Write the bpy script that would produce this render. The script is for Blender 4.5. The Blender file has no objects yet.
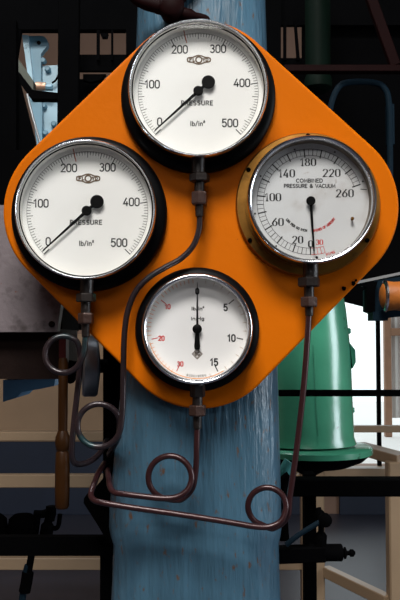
import bpy, bmesh, math, random
from mathutils import Vector, Matrix
random.seed(7)
PI = math.pi
S = bpy.context.scene
COL = S.collection

# ------------------------------------------------------------------ camera
FPX = 800.0                      # focal length in pixels of the 400x600 frame
DIST = 1.25                      # camera to panel face
CAMZ = 1.5
PITCH = math.atan(40 / FPX)
cam_d = bpy.data.cameras.new('camera'); cam = bpy.data.objects.new('camera', cam_d); COL.objects.link(cam)
cam_d.sensor_fit = 'VERTICAL'; cam_d.sensor_height = 36.0; cam_d.lens = 36.0 * FPX / 600.0
cam_d.clip_start = 0.05; cam_d.clip_end = 200
cam.location = (0, -DIST, CAMZ); cam.rotation_euler = (PI / 2 + PITCH, 0, 0)
S.camera = cam
CAMP = Vector((0, -DIST, CAMZ))
FWD = Vector((0, math.cos(PITCH), math.sin(PITCH))); UP = Vector((0, -math.sin(PITCH), math.cos(PITCH))); RT = Vector((1, 0, 0))
def at(px, py, Y):
    """point on the plane y=Y that shows at this pixel"""
    d = FWD * FPX + RT * (px - 200) + UP * (300 - py)
    return CAMP + d * ((Y + DIST) / d.y)

# ------------------------------------------------------------------ world and light
w = bpy.data.worlds.new('world'); S.world = w; w.use_nodes = True
w.node_tree.nodes['Background'].inputs[0].default_value = (0.92, 0.97, 1.0, 1)
w.node_tree.nodes['Background'].inputs[1].default_value = 1.6
S.view_settings.view_transform = 'Standard'; S.view_settings.look = 'None'
S.view_settings.gamma = 1.0; S.view_settings.use_curve_mapping = False
S.view_settings.exposure = 0.0
def area(name, loc, target, sx, sy, power, color):
    l = bpy.data.lights.new(name, 'AREA'); l.shape = 'RECTANGLE'; l.size = sx; l.size_y = sy; l.energy = power; l.color = color
    o = bpy.data.objects.new(name, l); COL.objects.link(o); o.location = loc
    o.rotation_euler = (Vector(target) - Vector(loc)).to_track_quat('-Z', 'Y').to_euler()
    return o
# daylight through the roof light in front of the panel and the side window, plus two added fills
area('roof_light_daylight', (-0.3, -2.25, 4.42), (-0.2, -1.3, 1.5), 1.5, 1.0, 215, (1.0, 0.97, 0.93))
area('fill_light_front', (-0.2, -4.75, 4.12), (0.0, 0, 1.6), 2.6, 0.6, 38, (1.0, 0.98, 0.95))  # unseen fill added behind the camera for more frontal light on the dials
area('window_daylight_right', (4.35, -0.9, 1.9), (0.1, 0, 1.3), 1.4, 1.8, 125, (0.82, 0.92, 1.0))
area('fill_light_rear', (-1.0, 0.75, 4.42), (-1.0, 1.2, 2), 1.2, 0.9, 48, (0.93, 0.97, 1.0))  # unseen fill added overhead to brighten the pale blue machine

# ------------------------------------------------------------------ materials
MATS = {}
def mat(name, color, rough=0.5, metal=0.0, var=0.0, var_scale=12.0, bump=0.0, bump_scale=60.0, stretch=(1, 1, 1),
        spots=None, coat=0.0, spec=0.5, bdist=.004):
    """Procedural material: colour varied by noise, fine bump, optional spots=(colour, scale, threshold, softness)."""
    if name in MATS: return MATS[name]
    m = bpy.data.materials.new(name); m.use_nodes = True; MATS[name] = m
    nt = m.node_tree; N = nt.nodes; L = nt.links; b = N['Principled BSDF']
    b.inputs['Roughness'].default_value = rough; b.inputs['Metallic'].default_value = metal
    b.inputs['Coat Weight'].default_value = coat; b.inputs['Coat Roughness'].default_value = 0.15
    b.inputs['Specular IOR Level'].default_value = spec
    tc = N.new('ShaderNodeTexCoord'); mp = N.new('ShaderNodeMapping'); mp.inputs['Scale'].default_value = stretch
    L.new(tc.outputs['Object'], mp.inputs['Vector'])
    n1 = N.new('ShaderNodeTexNoise'); n1.inputs['Scale'].default_value = var_scale; n1.inputs['Detail'].default_value = 5
    L.new(mp.outputs[0], n1.inputs['Vector'])
    mx = N.new('ShaderNodeMix'); mx.data_type = 'RGBA'
    mx.inputs[6].default_value = (*[max(0, c * (1 - var)) for c in color], 1)
    mx.inputs[7].default_value = (*[min(1, c * (1 + var)) for c in color], 1)
    L.new(n1.outputs['Fac'], mx.inputs[0])
    out = mx.outputs[2]
    for sp in (spots or []):
        colr, sc, th, soft = sp[:4]
        st = sp[4] if len(sp) > 4 else (1, 1, 1)
        mp2 = N.new('ShaderNodeMapping'); mp2.inputs['Scale'].default_value = st; L.new(tc.outputs['Object'], mp2.inputs['Vector'])
        n2 = N.new('ShaderNodeTexNoise'); n2.inputs['Scale'].default_value = sc; n2.inputs['Detail'].default_value = 4; n2.inputs['Roughness'].default_value = .6
        L.new(mp2.outputs[0], n2.inputs['Vector'])
        mr = N.new('ShaderNodeMapRange'); mr.inputs[1].default_value = th; mr.inputs[2].default_value = th + soft
        L.new(n2.outputs['Fac'], mr.inputs[0])
        m2 = N.new('ShaderNodeMix'); m2.data_type = 'RGBA'; L.new(mr.outputs[0], m2.inputs[0]); L.new(out, m2.inputs[6]); m2.inputs[7].default_value = (*colr, 1)
        out = m2.outputs[2]
    L.new(out, b.inputs['Base Color'])
    if bump > 0:
        n3 = N.new('ShaderNodeTexNoise'); n3.inputs['Scale'].default_value = bump_scale; n3.inputs['Detail'].default_value = 4
        L.new(mp.outputs[0], n3.inputs['Vector'])
        bp = N.new('ShaderNodeBump'); bp.inputs['Strength'].default_value = bump; bp.inputs['Distance'].default_value = bdist
        L.new(n3.outputs['Fac'], bp.inputs['Height']); L.new(bp.outputs[0], b.inputs['Normal'])
    return m

def glass_mat(name, tint=(1, 1, 1), refl=1.0, rough=0.02):
    m = bpy.data.materials.new(name); m.use_nodes = True
    nt = m.node_tree; N = nt.nodes; L = nt.links; N.remove(N['Principled BSDF'])
    tr = N.new('ShaderNodeBsdfTransparent'); tr.inputs[0].default_value = (*tint, 1)
    gl = N.new('ShaderNodeBsdfGlossy'); gl.inputs['Roughness'].default_value = rough
    fr = N.new('ShaderNodeFresnel'); fr.inputs['IOR'].default_value = 1.45
    mul = N.new('ShaderNodeMath'); mul.operation = 'MULTIPLY'; mul.inputs[1].default_value = refl; L.new(fr.outputs[0], mul.inputs[0])
    mx = N.new('ShaderNodeMixShader'); L.new(mul.outputs[0], mx.inputs[0]); L.new(tr.outputs[0], mx.inputs[1]); L.new(gl.outputs[0], mx.inputs[2])
    L.new(mx.outputs[0], N['Material Output'].inputs['Surface'])
    return m

M_ORANGE = mat('orange_enamel', (0.50, 0.110, 0.0003), 0.45, var=.07, var_scale=7, bump=.10, bump_scale=70, coat=.0, spec=.06,
               spots=[((.16, .05, .02), 55, .745, .03)])
M_BLACK = mat('black_enamel', (.002, .002, .0024), .45, var=.2, spec=.06)
M_CHROME = mat('chrome', (.66, .67, .70), .20, 1.0, var=.12, var_scale=20)
M_DIAL = mat('dial_white', (.88, .88, .85), .55, var=.02, var_scale=14)
M_DIALOLD = mat('dial_aged', (.66, .67, .67), .5, var=.07, var_scale=18, spots=[((.50, .47, .44), 14, .55, .2), ((.36, .31, .27), 45, .66, .10)])
M_DIALWARM = mat('dial_soft_white', (.88, .87, .86), .55, var=.02)
M_RIM = mat('rim_cream', (.74, .71, .65), .5, var=.08)
M_RIMDARK = mat('rim_brown', (.13, .10, .07), .5, var=.2)
M_INK = mat('black_ink', (.012, .012, .012), .6)
M_INKSOFT = mat('grey_ink', (.045, .04, .035), .6)
M_INKRED = mat('red_ink', (.62, .04, .035), .6)
M_INKORANGE = mat('orange_ink', (.82, .30, .10), .6)
M_INKBEIGE = mat('beige_ink', (.50, .38, .30), .6)
M_INKBROWN = mat('brown_ink', (.13, .085, .05), .6)
M_POINTER = mat('pointer_black', (.002, .002, .002), .5, spec=.1)
M_BRASS = mat('aged_brass', (.23, .105, .017), .44, .8, var=.6, var_scale=28, spots=[((.05, .03, .015), 22, .60, .12)], bump=.15)
M_BRONZE = mat('dark_bronze', (.013, .009, .008), .40, .4, var=.45, var_scale=45, bump=.25, bump_scale=180)
M_BRONZE2 = mat('worn_bronze', (.042, .021, .016), .42, .4, var=.4, var_scale=60, bump=.3, bump_scale=200)
M_BRONZEGREEN = mat('bronze_with_verdigris', (.018, .013, .011), .42, .4, var=.4, var_scale=45, spots=[((.04, .16, .11), 60, .55, .12)])
M_PIPE = mat('copper_pipe_dark', (.020, .012, .014), .30, .3, var=.45, var_scale=35, spots=[((.012, .034, .038), 16, .55, .12)], bump=.12, bump_scale=150)
M_PIPEGREEN = mat('copper_pipe_teal', (.060, .045, .045), .38, .5, var=.45, var_scale=30, spots=[((.03, .10, .10), 12, .48, .12)], bump=.12, bump_scale=150)
M_PIPERED = mat('copper_pipe_red', (.032, .010, .011), .30, .3, var=.35, var_scale=35, bump=.1, bump_scale=150)
M_BLUE = mat('blue_paint', (.042, .098, .145), .31, var=.4, var_scale=20, bump=.8, bump_scale=60, bdist=.0055, stretch=(1.7, 1, .22), coat=.0,
             spots=[((.035, .085, .13), 24, .56, .14, (1, 1, .3)), ((.085, .045, .025), 95, .61, .09, (1.2, 1, .5))])
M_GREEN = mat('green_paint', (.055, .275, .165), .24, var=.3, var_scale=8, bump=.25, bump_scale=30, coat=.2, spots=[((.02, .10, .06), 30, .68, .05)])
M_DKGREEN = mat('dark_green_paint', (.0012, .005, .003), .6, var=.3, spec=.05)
M_STEEL = mat('black_steel', (.0011, .0011, .0013), .8, var=.3, spec=.015)
M_STEELRED = mat('dark_red_steel', (.007, .0015, .0015), .6, var=.3, spec=.04)
M_STEELBLUE = mat('dark_blue_steel', (.004, .011, .018), .6, var=.3, spec=.05)
M_GREY = mat('rust_spotted_grey', (.145, .120, .128), .55, var=.35, var_scale=14, bump=.25, bump_scale=90,
             spots=[((.055, .042, .042), 26, .52, .16), ((.13, .05, .03), 75, .67, .05)])
M_RUST = mat('rusty_brown', (.010, .005, .004), .7, var=.5, var_scale=22, bump=.3, spec=.08)
M_RED = mat('red_paint', (.06, .004, .004), .5, var=.3, spec=.2)
M_WOOD = mat('varnished_wood', (.024, .008, .001), .45, spec=.15, var=.35, var_scale=30, stretch=(1, 1, .15))
M_CREAM = mat('cream_paint', (.40, .26, .155), .55, var=.12, var_scale=5, bump=.08)
M_CREAMRAIL = mat('cream_rail_paint', (.32, .22, .135), .38, var=.12, var_scale=5)
M_NAVY = mat('navy_paint', (.012, .020, .042), .6, var=.2, var_scale=4)
M_FLOOR = mat('blue_grey_floor', (.045, .048, .070), .42, var=.3, var_scale=2.5, spots=[((.065, .048, .055), 5, .60, .2)], bump=.05)
M_CEIL = mat('dark_ceiling', (.012, .012, .013), .8, var=.3)  # near-black colour for ceiling and front wall
M_WALLDIM = mat('brown_plaster', (.27, .165, .115), .7, var=.25, var_scale=3)
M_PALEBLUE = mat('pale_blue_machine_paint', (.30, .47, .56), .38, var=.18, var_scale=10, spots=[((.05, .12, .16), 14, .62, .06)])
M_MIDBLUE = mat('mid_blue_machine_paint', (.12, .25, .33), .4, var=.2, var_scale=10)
M_OLIVE = mat('olive_paint', (.030, .038, .022), .5, var=.2)
M_COPPER = mat('pale_copper', (.45, .27, .18), .4, .4, var=.3, var_scale=30)
M_ORANGERUST = mat('rust_orange_paint', (.34, .095, .008), .5, var=.3, var_scale=40, bump=.4, bump_scale=60, spots=[((.05, .02, .01), 32, .58, .06)])
M_GREYMET = mat('grey_disc_metal', (.17, .18, .20), .35, .6, var=.3, var_scale=8)
M_CLOTHBLUE = mat('bright_blue_paint', (.075, .19, .32), .5, var=.4, var_scale=18)
M_GLASS = glass_mat('gauge_glass', (.995, .995, .995), .35)
M_WINGLASS = glass_mat('window_glass', (.96, .98, .98), .6)
M_ROOFING = mat('corrugated_grey', (.40, .39, .38), .5, var=.1)

# paint chips knocked out of the enamel plate at two places near the lower edge
# ------------------------------------------------------------------ mesh helpers
class MB:
    def __init__(s): s.v = []; s.f = []
    def add(s, vs, fs):
        o = len(s.v); s.v += [tuple(p) for p in vs]; s.f += [tuple(i + o for i in q) for q in fs]; return s
    def box(s, c, size, rot=None):
        c = Vector(c); hx, hy, hz = size[0] / 2, size[1] / 2, size[2] / 2
        # chamfered box (24 verts): three inset faces per axis
        b = min(hx, hy, hz) * .16
        bm = bmesh.new(); bmesh.ops.create_cube(bm, size=1)
        for v in bm.verts: v.co = Vector((v.co.x * 2 * hx, v.co.y * 2 * hy, v.co.z * 2 * hz))
        bmesh.ops.bevel(bm, geom=list(bm.edges), offset=b, segments=1, affect='EDGES')
        bm.verts.index_update()
        vs = [(rot @ v.co if rot else v.co) + c for v in bm.verts]; fs = [[v.index for v in f.verts] for f in bm.faces]
        bm.free(); return s.add(vs, fs)
    def bar(s, a, b, wx, wz, upv=(0, 0, 1)):
        """box from a to b with section wx by wz"""
        a, b = Vector(a), Vector(b); d = b - a; L = d.length; x = d.normalized()
        z = Vector(upv); y = z.cross(x).normalized(); z = x.cross(y).normalized()
        R = Matrix((x, y, z)).transposed()
        return s.box((a + b) / 2, (L, wx, wz), R)
    def lathe(s, prof, n=48, axis='-Y', o=(0, 0, 0), cap0=True, cap1=True):
        """prof: (radius, height) along the axis"""
        o = Vector(o); vs = []; fs = []; m = len(prof)
        def P(r, h, t):
            c, q = r * math.cos(t), r * math.sin(t)
            if axis == '-Y': return o + Vector((c, -h, q))
            if axis == 'Z': return o + Vector((c, q, h))
            return o + Vector((h, c, q))
        for r, h in prof:
            for i in range(n): vs.append(P(r, h, 2 * PI * i / n))
        for j in range(m - 1):
            for i in range(n):
                k = (i + 1) % n; fs.append((j * n + i, j * n + k, (j + 1) * n + k, (j + 1) * n + i))
        if cap0 and prof[0][0] > 1e-6: fs.append(tuple(range(n))[::-1])
        if cap1 and prof[-1][0] > 1e-6: fs.append(tuple((m - 1) * n + i for i in range(n)))
        return s.add(vs, fs)
    def tube(s, pts, r, n=12, smooth=6, closed=False):
        pts = [Vector(p) for p in pts]
        if smooth > 1: pts = catmull(pts, smooth)
        rs = r if isinstance(r, list) else [r] * len(pts)
        if len(rs) != len(pts): rs = [rs[int(i * (len(rs) - 1) / (len(pts) - 1) + .5)] for i in range(len(pts))]
        t = (pts[1] - pts[0]).normalized(); u = t.orthogonal().normalized(); vs = []; fs = []
        for i, p in enumerate(pts):
            a = pts[max(0, i - 1)]; b = pts[min(len(pts) - 1, i + 1)]; t2 = (b - a).normalized()
            u = (u - t2 * u.dot(t2)).normalized(); q = t2.cross(u)
            for k in range(n):
                an = 2 * PI * k / n; vs.append(p + (u * math.cos(an) + q * math.sin(an)) * rs[i])
        for i in range(len(pts) - 1):
            for k in range(n):
                k2 = (k + 1) % n; fs.append((i * n + k, i * n + k2, (i + 1) * n + k2, (i + 1) * n + k))
        fs.append(tuple(range(n))[::-1]); fs.append(tuple((len(pts) - 1) * n + k for k in range(n)))
        return s.add(vs, fs)
    def prism(s, outline, y0, y1, o=(0, 0, 0)):
        """outline (x,z) extruded in y"""
        o = Vector(o); n = len(outline)
        vs = [o + Vector((x, y0, z)) for x, z in outline] + [o + Vector((x, y1, z)) for x, z in outline]
        fs = [tuple(range(n)), tuple(range(2 * n - 1, n - 1, -1))] + [(i, n + i, n + (i + 1) % n, (i + 1) % n) for i in range(n)]
        return s.add(vs, fs)
    def flat(s, v2, faces, y, o=(0, 0)):
        return s.add([(p[0] + o[0], y, p[1] + o[1]) for p in v2], faces)
    def build(s, name, m, parent=None, smooth=None, loc=None):
        me = bpy.data.meshes.new(name); me.from_pydata(s.v, [], s.f)
        bm = bmesh.new(); bm.from_mesh(me)
        if smooth is not False or True: bmesh.ops.recalc_face_normals(bm, faces=bm.faces[:])
        bm.to_mesh(me); bm.free()
        me.materials.append(m)
        if smooth:
            me.polygons.foreach_set('use_smooth', [True] * len(me.polygons)); me.update()
            me.set_sharp_from_angle(angle=math.radians(smooth))
        ob = bpy.data.objects.new(name, me); COL.objects.link(ob)
        if parent: ob.parent = parent
        if loc is not None: ob.location = loc
        return ob

def catmull(P, k):
    out = []
    for i in range(len(P) - 1):
        p0 = P[max(0, i - 1)]; p1 = P[i]; p2 = P[i + 1]; p3 = P[min(len(P) - 1, i + 2)]
        for j in range(k):
            t = j / k
            out.append(.5 * ((2 * p1) + (p2 - p0) * t + (2 * p0 - 5 * p1 + 4 * p2 - p3) * t * t + (3 * p1 - p0 - 3 * p2 + p3) * t ** 3))
    out.append(P[-1]); return out

def tag(o, label, cat=None, group=None, kind=None):
    o['label'] = label
    if cat: o['category'] = cat
    if group: o['group'] = group
    if kind: o['kind'] = kind
    return o
def empty(name, loc=(0, 0, 0)):
    o = bpy.data.objects.new(name, None); COL.objects.link(o); o.location = loc; o.empty_display_size = .05; return o
def struct(o):
    o['kind'] = 'structure'; return o

# ------------------------------------------------------------------ stroke lettering
def arc(cx, cy, rx, ry, a0, a1, n=12):
    return [(cx + rx * math.cos(math.radians(a0 + (a1 - a0) * i / n)), cy + ry * math.sin(math.radians(a0 + (a1 - a0) * i / n))) for i in range(n + 1)]
G = {
 '0': (.54, [arc(.27, .73, .25, .27, 0, 180) + arc(.27, .27, .25, .27, 180, 360) + [(.52, .73)]]),
 '1': (.40, [[(.04, .78), (.26, 1), (.26, 0)]]),
 '2': (.54, [arc(.27, .73, .24, .27, 165, -35) + [(.02, 0), (.53, 0)]]),
 '3': (.54, [arc(.26, .76, .22, .24, 150, -90), arc(.26, .27, .25, .27, 90, -150)]),
 '4': (.56, [[(.36, 1), (.02, .26), (.56, .26)], [(.42, .52), (.42, 0)]]),
 '5': (.54, [[(.48, 1), (.09, 1), (.05, .56)] + arc(.26, .32, .25, .32, 125, -150)]),
 '6': (.54, [arc(.27, .31, .25, .31, 0, 360, 16), [(.44, 1), (.12, .58), (.03, .36)]]),
 '8': (.54, [arc(.27, .76, .21, .24, 0, 360, 16), arc(.27, .26, .25, .26, 0, 360, 16)]),
 'A': (.66, [[(0, 0), (.33, 1), (.66, 0)], [(.12, .34), (.54, .34)]]),
 'B': (.58, [[(.04, 0), (.04, 1), (.3, 1)] + arc(.3, .76, .2, .24, 90, -90) + [(.04, .52)], [(.3, .52)] + arc(.3, .26, .24, .26, 90, -90) + [(.04, 0)]]),
 'C': (.66, [arc(.36, .5, .34, .5, 50, 310, 16)]),
 'D': (.64, [[(.04, 0), (.04, 1), (.25, 1)] + arc(.25, .5, .37, .5, 90, -90) + [(.04, 0)]]),
 'E': (.52, [[(.5, 1), (.04, 1), (.04, 0), (.5, 0)], [(.04, .52), (.42, .52)]]),
 'F': (.50, [[(.5, 1), (.04, 1), (.04, 0)], [(.04, .5), (.42, .5)]]),
 'G': (.70, [arc(.36, .5, .34, .5, 50, 345, 16) + [(.42, .42)]]),
 'H': (.62, [[(.04, 0), (.04, 1)], [(.58, 0), (.58, 1)], [(.04, .52), (.58, .52)]]),
 'I': (.12, [[(.06, 0), (.06, 1)]]),
 'L': (.48, [[(.04, 1), (.04, 0), (.48, 0)]]),
 'M': (.76, [[(.04, 0), (.08, 1), (.38, .2), (.68, 1), (.72, 0)]]),
 'N': (.66, [[(.05, 0), (.05, 1), (.61, 0), (.61, 1)]]),
 'O': (.74, [arc(.37, .5, .35, .5, 0, 360, 20)]),
 'P': (.54, [[(.04, 0), (.04, 1), (.28, 1)] + arc(.28, .74, .24, .26, 90, -90) + [(.04, .48)]]),
 'Q': (.74, [arc(.37, .5, .35, .5, 0, 360, 20), [(.45, .25), (.72, -.04)]]),
 'R': (.58, [[(.04, 0), (.04, 1), (.28, 1)] + arc(.28, .74, .24, .26, 90, -90) + [(.04, .48)], [(.28, .48), (.56, 0)]]),
 'S': (.54, [arc(.27, .75, .22, .25, 40, 270) + arc(.27, .25, .24, .25, 90, -140)]),
 'T': (.56, [[(.0, 1), (.56, 1)], [(.28, 1), (.28, 0)]]),
 'U': (.62, [[(.04, 1), (.04, .3)] + arc(.31, .28, .27, .28, 180, 360) + [(.58, 1)]]),
 'V': (.62, [[(0, 1), (.31, 0), (.62, 1)]]),
 'Y': (.60, [[(0, 1), (.3, .5), (.6, 1)], [(.3, .5), (.3, 0)]]),
 '&': (.66, [[(.64, 0), (.14, .72)] + arc(.29, .8, .16, .2, 200, -20) + [(.1, .42)] + arc(.27, .24, .24, .24, 160, 320) + [(.62, .45)]]),
 'l': (.16, [[(.08, 0), (.08, 1)]]),
 'b': (.50, [[(.05, 1), (.05, 0)], arc(.26, .32, .2, .32, 0, 360, 14)]),
 'i': (.14, [[(.07, 0), (.07, .64)], [(.07, .84), (.07, .94)]]),
 'n': (.48, [[(.05, 0), (.05, .64)], [(.05, .42)] + arc(.24, .42, .19, .22, 180, 0) + [(.43, 0)]]),
 'g': (.50, [arc(.24, .34, .2, .30, 0, 360, 14), [(.44, .64), (.44, -.08)] + arc(.24, -.08, .2, .18, 0, -150)]),
 '/': (.36, [[(.0, -.05), (.34, 1.05)]]),
 '.': (.14, [[(.07, 0), (.07, .1)]]),
 '^': (.26, [[(.02, 1.0), (.12, 1.12), (.22, 1.02), (.02, .72), (.24, .72)]]),
 ' ': (.36, []),
}
SERIF = {'1': [[(.10, .02), (.42, .02)]], '4': [[(.28, .02), (.56, .02)]]}
def ribbon(pl, hw, y, mb, thin=None):
    n = len(pl); P = [Vector((p[0], p[1])) for p in pl]
    closed = n > 3 and (P[0] - P[-1]).length < 1e-5
    vs = []
    for i in range(n):
        a = P[i - 1] if i > 0 else (P[-2] if closed else P[0]); b = P[i + 1] if i < n - 1 else (P[1] if closed else P[-1])
        d1 = (P[i] - a); d2 = (b - P[i])
        d1 = d1.normalized() if d1.length > 1e-9 else d2.normalized(); d2 = d2.normalized() if d2.length > 1e-9 else d1
        t = d1 + d2; t = t.normalized() if t.length > 1e-6 else d1
        nn = Vector((-t.y, t.x)); c = max(.55, nn.dot(Vector((-d1.y, d1.x))))
        h = hw if thin is None else thin + (hw - thin) * abs(t.y) ** 2
        if not closed and i == 0: P0 = P[i] - t * h * .6
        elif not closed and i == n - 1: P0 = P[i] + t * h * .6
        else: P0 = P[i]
        vs += [P0 + nn * h / c, P0 - nn * h / c]
    mb.add([(p.x, y, p.y) for p in vs], [(2 * i, 2 * i + 1, 2 * i + 3, 2 * i + 2) for i in range(n - 1)])
def text_strokes(s, h, track=.14, wide=1.0, serif=False):
    x = 0; out = []
    for ch in s:
        wd, pls = G[ch]
        for pl in pls + (SERIF.get(ch, []) if serif else []): out.append([((x + p[0] * wide) * h, p[1] * h) for p in pl])
        x += wd * wide + track
    W = (x - track) * h
    return out, W
def write(mb, s, cx, cz, h, hw, y, track=.14, wide=1.0, serif=False, thin=None, width=None, rot=0):
    st, W = text_strokes(s, h, track, wide, serif)
    k = (width / W) if width else 1.0
    ca, sa = math.cos(rot), math.sin(rot)
    for pl in st:
        q = [((p[0] - W / 2) * k, p[1] - h / 2) for p in pl]
        ribbon([(cx + ca * a - sa * b, cz + sa * a + ca * b) for a, b in q], hw, y, mb, thin)
def write_arc(mb, s, r, a_mid, h, hw, y, track=.3, span=None):
    """letters along the lower part of a circle, tops towards the centre, reading left to right"""
    st, W = text_strokes(s, h, track); x = 0; k = (math.radians(span) * r / W) if span else 1
    for ch in s:
        wd, pls = G[ch]
        a = math.radians(a_mid) + ((x + wd / 2) * h - W / 2) * k / r
        cx, cz = r * math.cos(a), r * math.sin(a); rot = a + PI / 2
        for pl in pls:
            q = [((p[0] - wd / 2) * h, (p[1] - .5) * h) for p in pl]
            ribbon([(cx + math.cos(rot) * u - math.sin(rot) * v, cz + math.sin(rot) * u + math.cos(rot) * v) for u, v in q], hw, y, mb)
        x += wd + track
def pol(r, deg): return (r * math.cos(math.radians(deg)), r * math.sin(math.radians(deg)))
def tick(mb, r0, r1, deg, hw, y): ribbon([pol(r0, deg), pol(r1, deg)], hw, y, mb)
def arcline(mb, r, d0, d1, hw, y, n=60): ribbon([pol(r, d0 + (d1 - d0) * i / n) for i in range(n + 1)], hw, y, mb)

# ------------------------------------------------------------------ room shell
fl = MB().box((0, .6, -.05), (9.4, 11.4, .1)); struct(fl.build('floor', M_FLOOR))
YB = 5.75
def wall_with_hole(name, m, x0, x1, z0, z1, holes, y, th):
    """wall in the XZ plane with rectangular holes, built from boxes between the holes"""
    mb = MB(); xs = sorted({x0, x1, *[h[0] for h in holes], *[h[1] for h in holes]}); zs = sorted({z0, z1, *[h[2] for h in holes], *[h[3] for h in holes]})
    for i in range(len(xs) - 1):
        for j in range(len(zs) - 1):
            cx, cz = (xs[i] + xs[i + 1]) / 2, (zs[j] + zs[j + 1]) / 2
            if any(h[0] < cx < h[1] and h[2] < cz < h[3] for h in holes): continue
            a, b, c, d = xs[i], xs[i + 1], zs[j], zs[j + 1]
            mb.prism([(a, c), (b, c), (b, d), (a, d)], y, y + th)
    return struct(mb.build(name, m))
WX0, WX1, WZ0, WZ1 = at(300, 300, YB).x, 2.35, at(300, 467, YB).z, 2.15
wb = wall_with_hole('wall_back', M_WALLDIM, -4.6, 4.6, 0, 4.5, [(WX0, WX1, WZ0, WZ1)], YB, .2)
# cream lower wall and navy dado in front of the plaster
zd = at(0, 441, YB).z
cw = MB().box(((-4.5 + WX0) / 2, YB - .02, (zd + 1.55) / 2), (WX0 + 4.5, .04, 1.55 - zd)); cw.build('wall_panel', M_CREAM, wb)
dd = MB().box(((-4.5 + WX0) / 2, YB - .025, zd / 2), (WX0 + 4.5, .05, zd)); dd.box((2.9, YB - .025, WZ0 / 2 - .02), (3.4, .05, WZ0 - .04)); dd.build('dado', M_NAVY, wb)
wall_l = struct(MB().box((-4.6, .6, 2.25), (.2, 11.4, 4.5)).build('wall_left', M_WALLDIM))
wall_r = struct(MB().box((4.6, .6, 2.25), (.2, 11.4, 4.5)).build('wall_right', M_WALLDIM))
wall_f = wall_with_hole('wall_front', M_CEIL, -4.6, 4.6, 0, 4.5, [(-1.5, 1.1, 3.82, 4.42)], -4.9, .2)  # opening made for the added front fill
ce = MB(); holes = [(-1.15, .55, -2.8, -1.7), (-1.6, -.4, .3, 1.2)]  # second opening cut for the added rear fill
xs = [-4.6, -1.6, -1.15, -.4, .55, 4.6]; ys = [-5, -2.8, -1.7, .3, 1.2, 6.0]
for x0, x1 in zip(xs, xs[1:]):
    for y0, y1 in zip(ys, ys[1:]):
        cx, cy = (x0 + x1) / 2, (y0 + y1) / 2
        if not any(h[0] < cx < h[1] and h[2] < cy < h[3] for h in holes): ce.prism([(x0, 4.5), (x1, 4.5), (x1, 4.6), (x0, 4.6)], y0, y1)
struct(ce.build('ceiling', M_CEIL))
# bright window in the back wall
wn = empty('window_1', ((WX0 + WX1) / 2, YB, WZ0)); struct(wn); ox = (WX0 + WX1) / 2
def wpart(name, m, mb): return mb.build(name, m, wn, loc=(-ox, -YB, -WZ0))
xm = at(380.5, 400, YB).x
for x0, x1, nm in ((WX0, xm, 'pane'), (xm, WX1, 'pane')):
    wpart(nm, M_WINGLASS, MB().prism([(x0, WZ0), (x1, WZ0), (x1, WZ1), (x0, WZ1)], YB + .08, YB + .086))
wpart('mullion', M_STEEL, MB().box((xm, YB + .07, (WZ0 + WZ1) / 2), (.032, .05, WZ1 - WZ0)))
xj = at(392, 400, YB).x
fr = MB()
for x in (WX0 - .03, WX1 + .03): fr.box((x, YB - .01, (WZ0 + WZ1) / 2), (.08, .06, WZ1 - WZ0 + .1))
for z in (WZ0 - .02, WZ1 + .02): fr.box((ox, YB - .02, z), (WX1 - WX0 + .14, .1, .05))
wpart('window_frame', M_CREAMRAIL, fr)
# yard outside: pale ground, a grey corrugated shed and a brown timber post stack seen through the glass
struct(MB().box((2.5, 10.6, .2), (9, 9, .1)).build('ground', mat('pale_concrete', (.75, .75, .73), .8, var=.05)))
shed = empty('corrugated_shed', (3.6, 9.2, .25)); tag(shed, 'grey corrugated shed wall with brown corner post beyond bright window', 'shed')
sp = []; x = 0
xs0 = at(389, 350, 9.2).x
for i in range(41): sp.append((xs0 + i * .04, 9.2 + (.018 if i % 2 else 0)))
mb = MB(); za, zb = at(0, 418, 9.2).z, at(0, 290, 9.2).z; n = len(sp)
mb.add([(x, y, za) for x, y in sp] + [(x, y, zb) for x, y in sp] + [(x, y + .05, za) for x, y in sp] + [(x, y + .05, zb) for x, y in sp],
       [(i, i + 1, n + i + 1, n + i) for i in range(n - 1)] + [(2 * n + i, 2 * n + i + 1, 3 * n + i + 1, 3 * n + i) for i in range(n - 1)])
mb.build('corrugated_sheet', M_ROOFING, shed, loc=-shed.location)
MB().box((xs0 - .03, 9.17, (.25 + zb) / 2), (.09, .09, zb - .25)).build('corner_post', mat('brown_timber', (.22, .12, .07), .6, var=.2), shed, loc=-shed.location)
MB().box((xs0 + .8, 9.15, at(0, 332, 9.2).z), (1.6, .05, .10)).build('cross_rail', mat('brown_timber', (.2, .1, .05)), shed, loc=-shed.location)

# ------------------------------------------------------------------ cream guard rail
YG = 3.0
gr = empty('guard_rail', at(311, 600, YG)); gr.location.z = 0
tag(gr, 'cream painted guard rail running behind the blue column', 'railing')
def rail(name, px0, px1, pyt, pyb, Y, m=M_CREAMRAIL, parent=gr, dep=.05):
    a, b = at(px0, pyt, Y), at(px1, pyb, Y)
    return MB().box(((a.x + b.x) / 2, Y, (a.z + b.z) / 2), (abs(b.x - a.x), dep, abs(a.z - b.z))).build(name, m, parent, loc=-parent.location)
rail('top_rail', -60, 300, 431, 440, YG, dep=.09); rail('top_rail', 320, 470, 425.5, 432, YG)
rail('middle_rail', -60, 300, 474, 487, YG); rail('middle_rail', 322, 388, 468, 483, YG)
rail('bottom_rail', -60, 302, 557, 569, YG)
mb = MB(); a = at(311.5, 440, YG); mb.box((a.x, YG, a.z / 2), (.118, .09, a.z)); mb.build('post', M_CREAMRAIL, gr, loc=-gr.location)
mb = MB(); a = at(-50, 440, YG); mb.box((a.x, YG, a.z / 2), (.1, .09, a.z)); mb.build('post', M_CREAMRAIL, gr, loc=-gr.location)
zr = at(322, 570, YG).z
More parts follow.
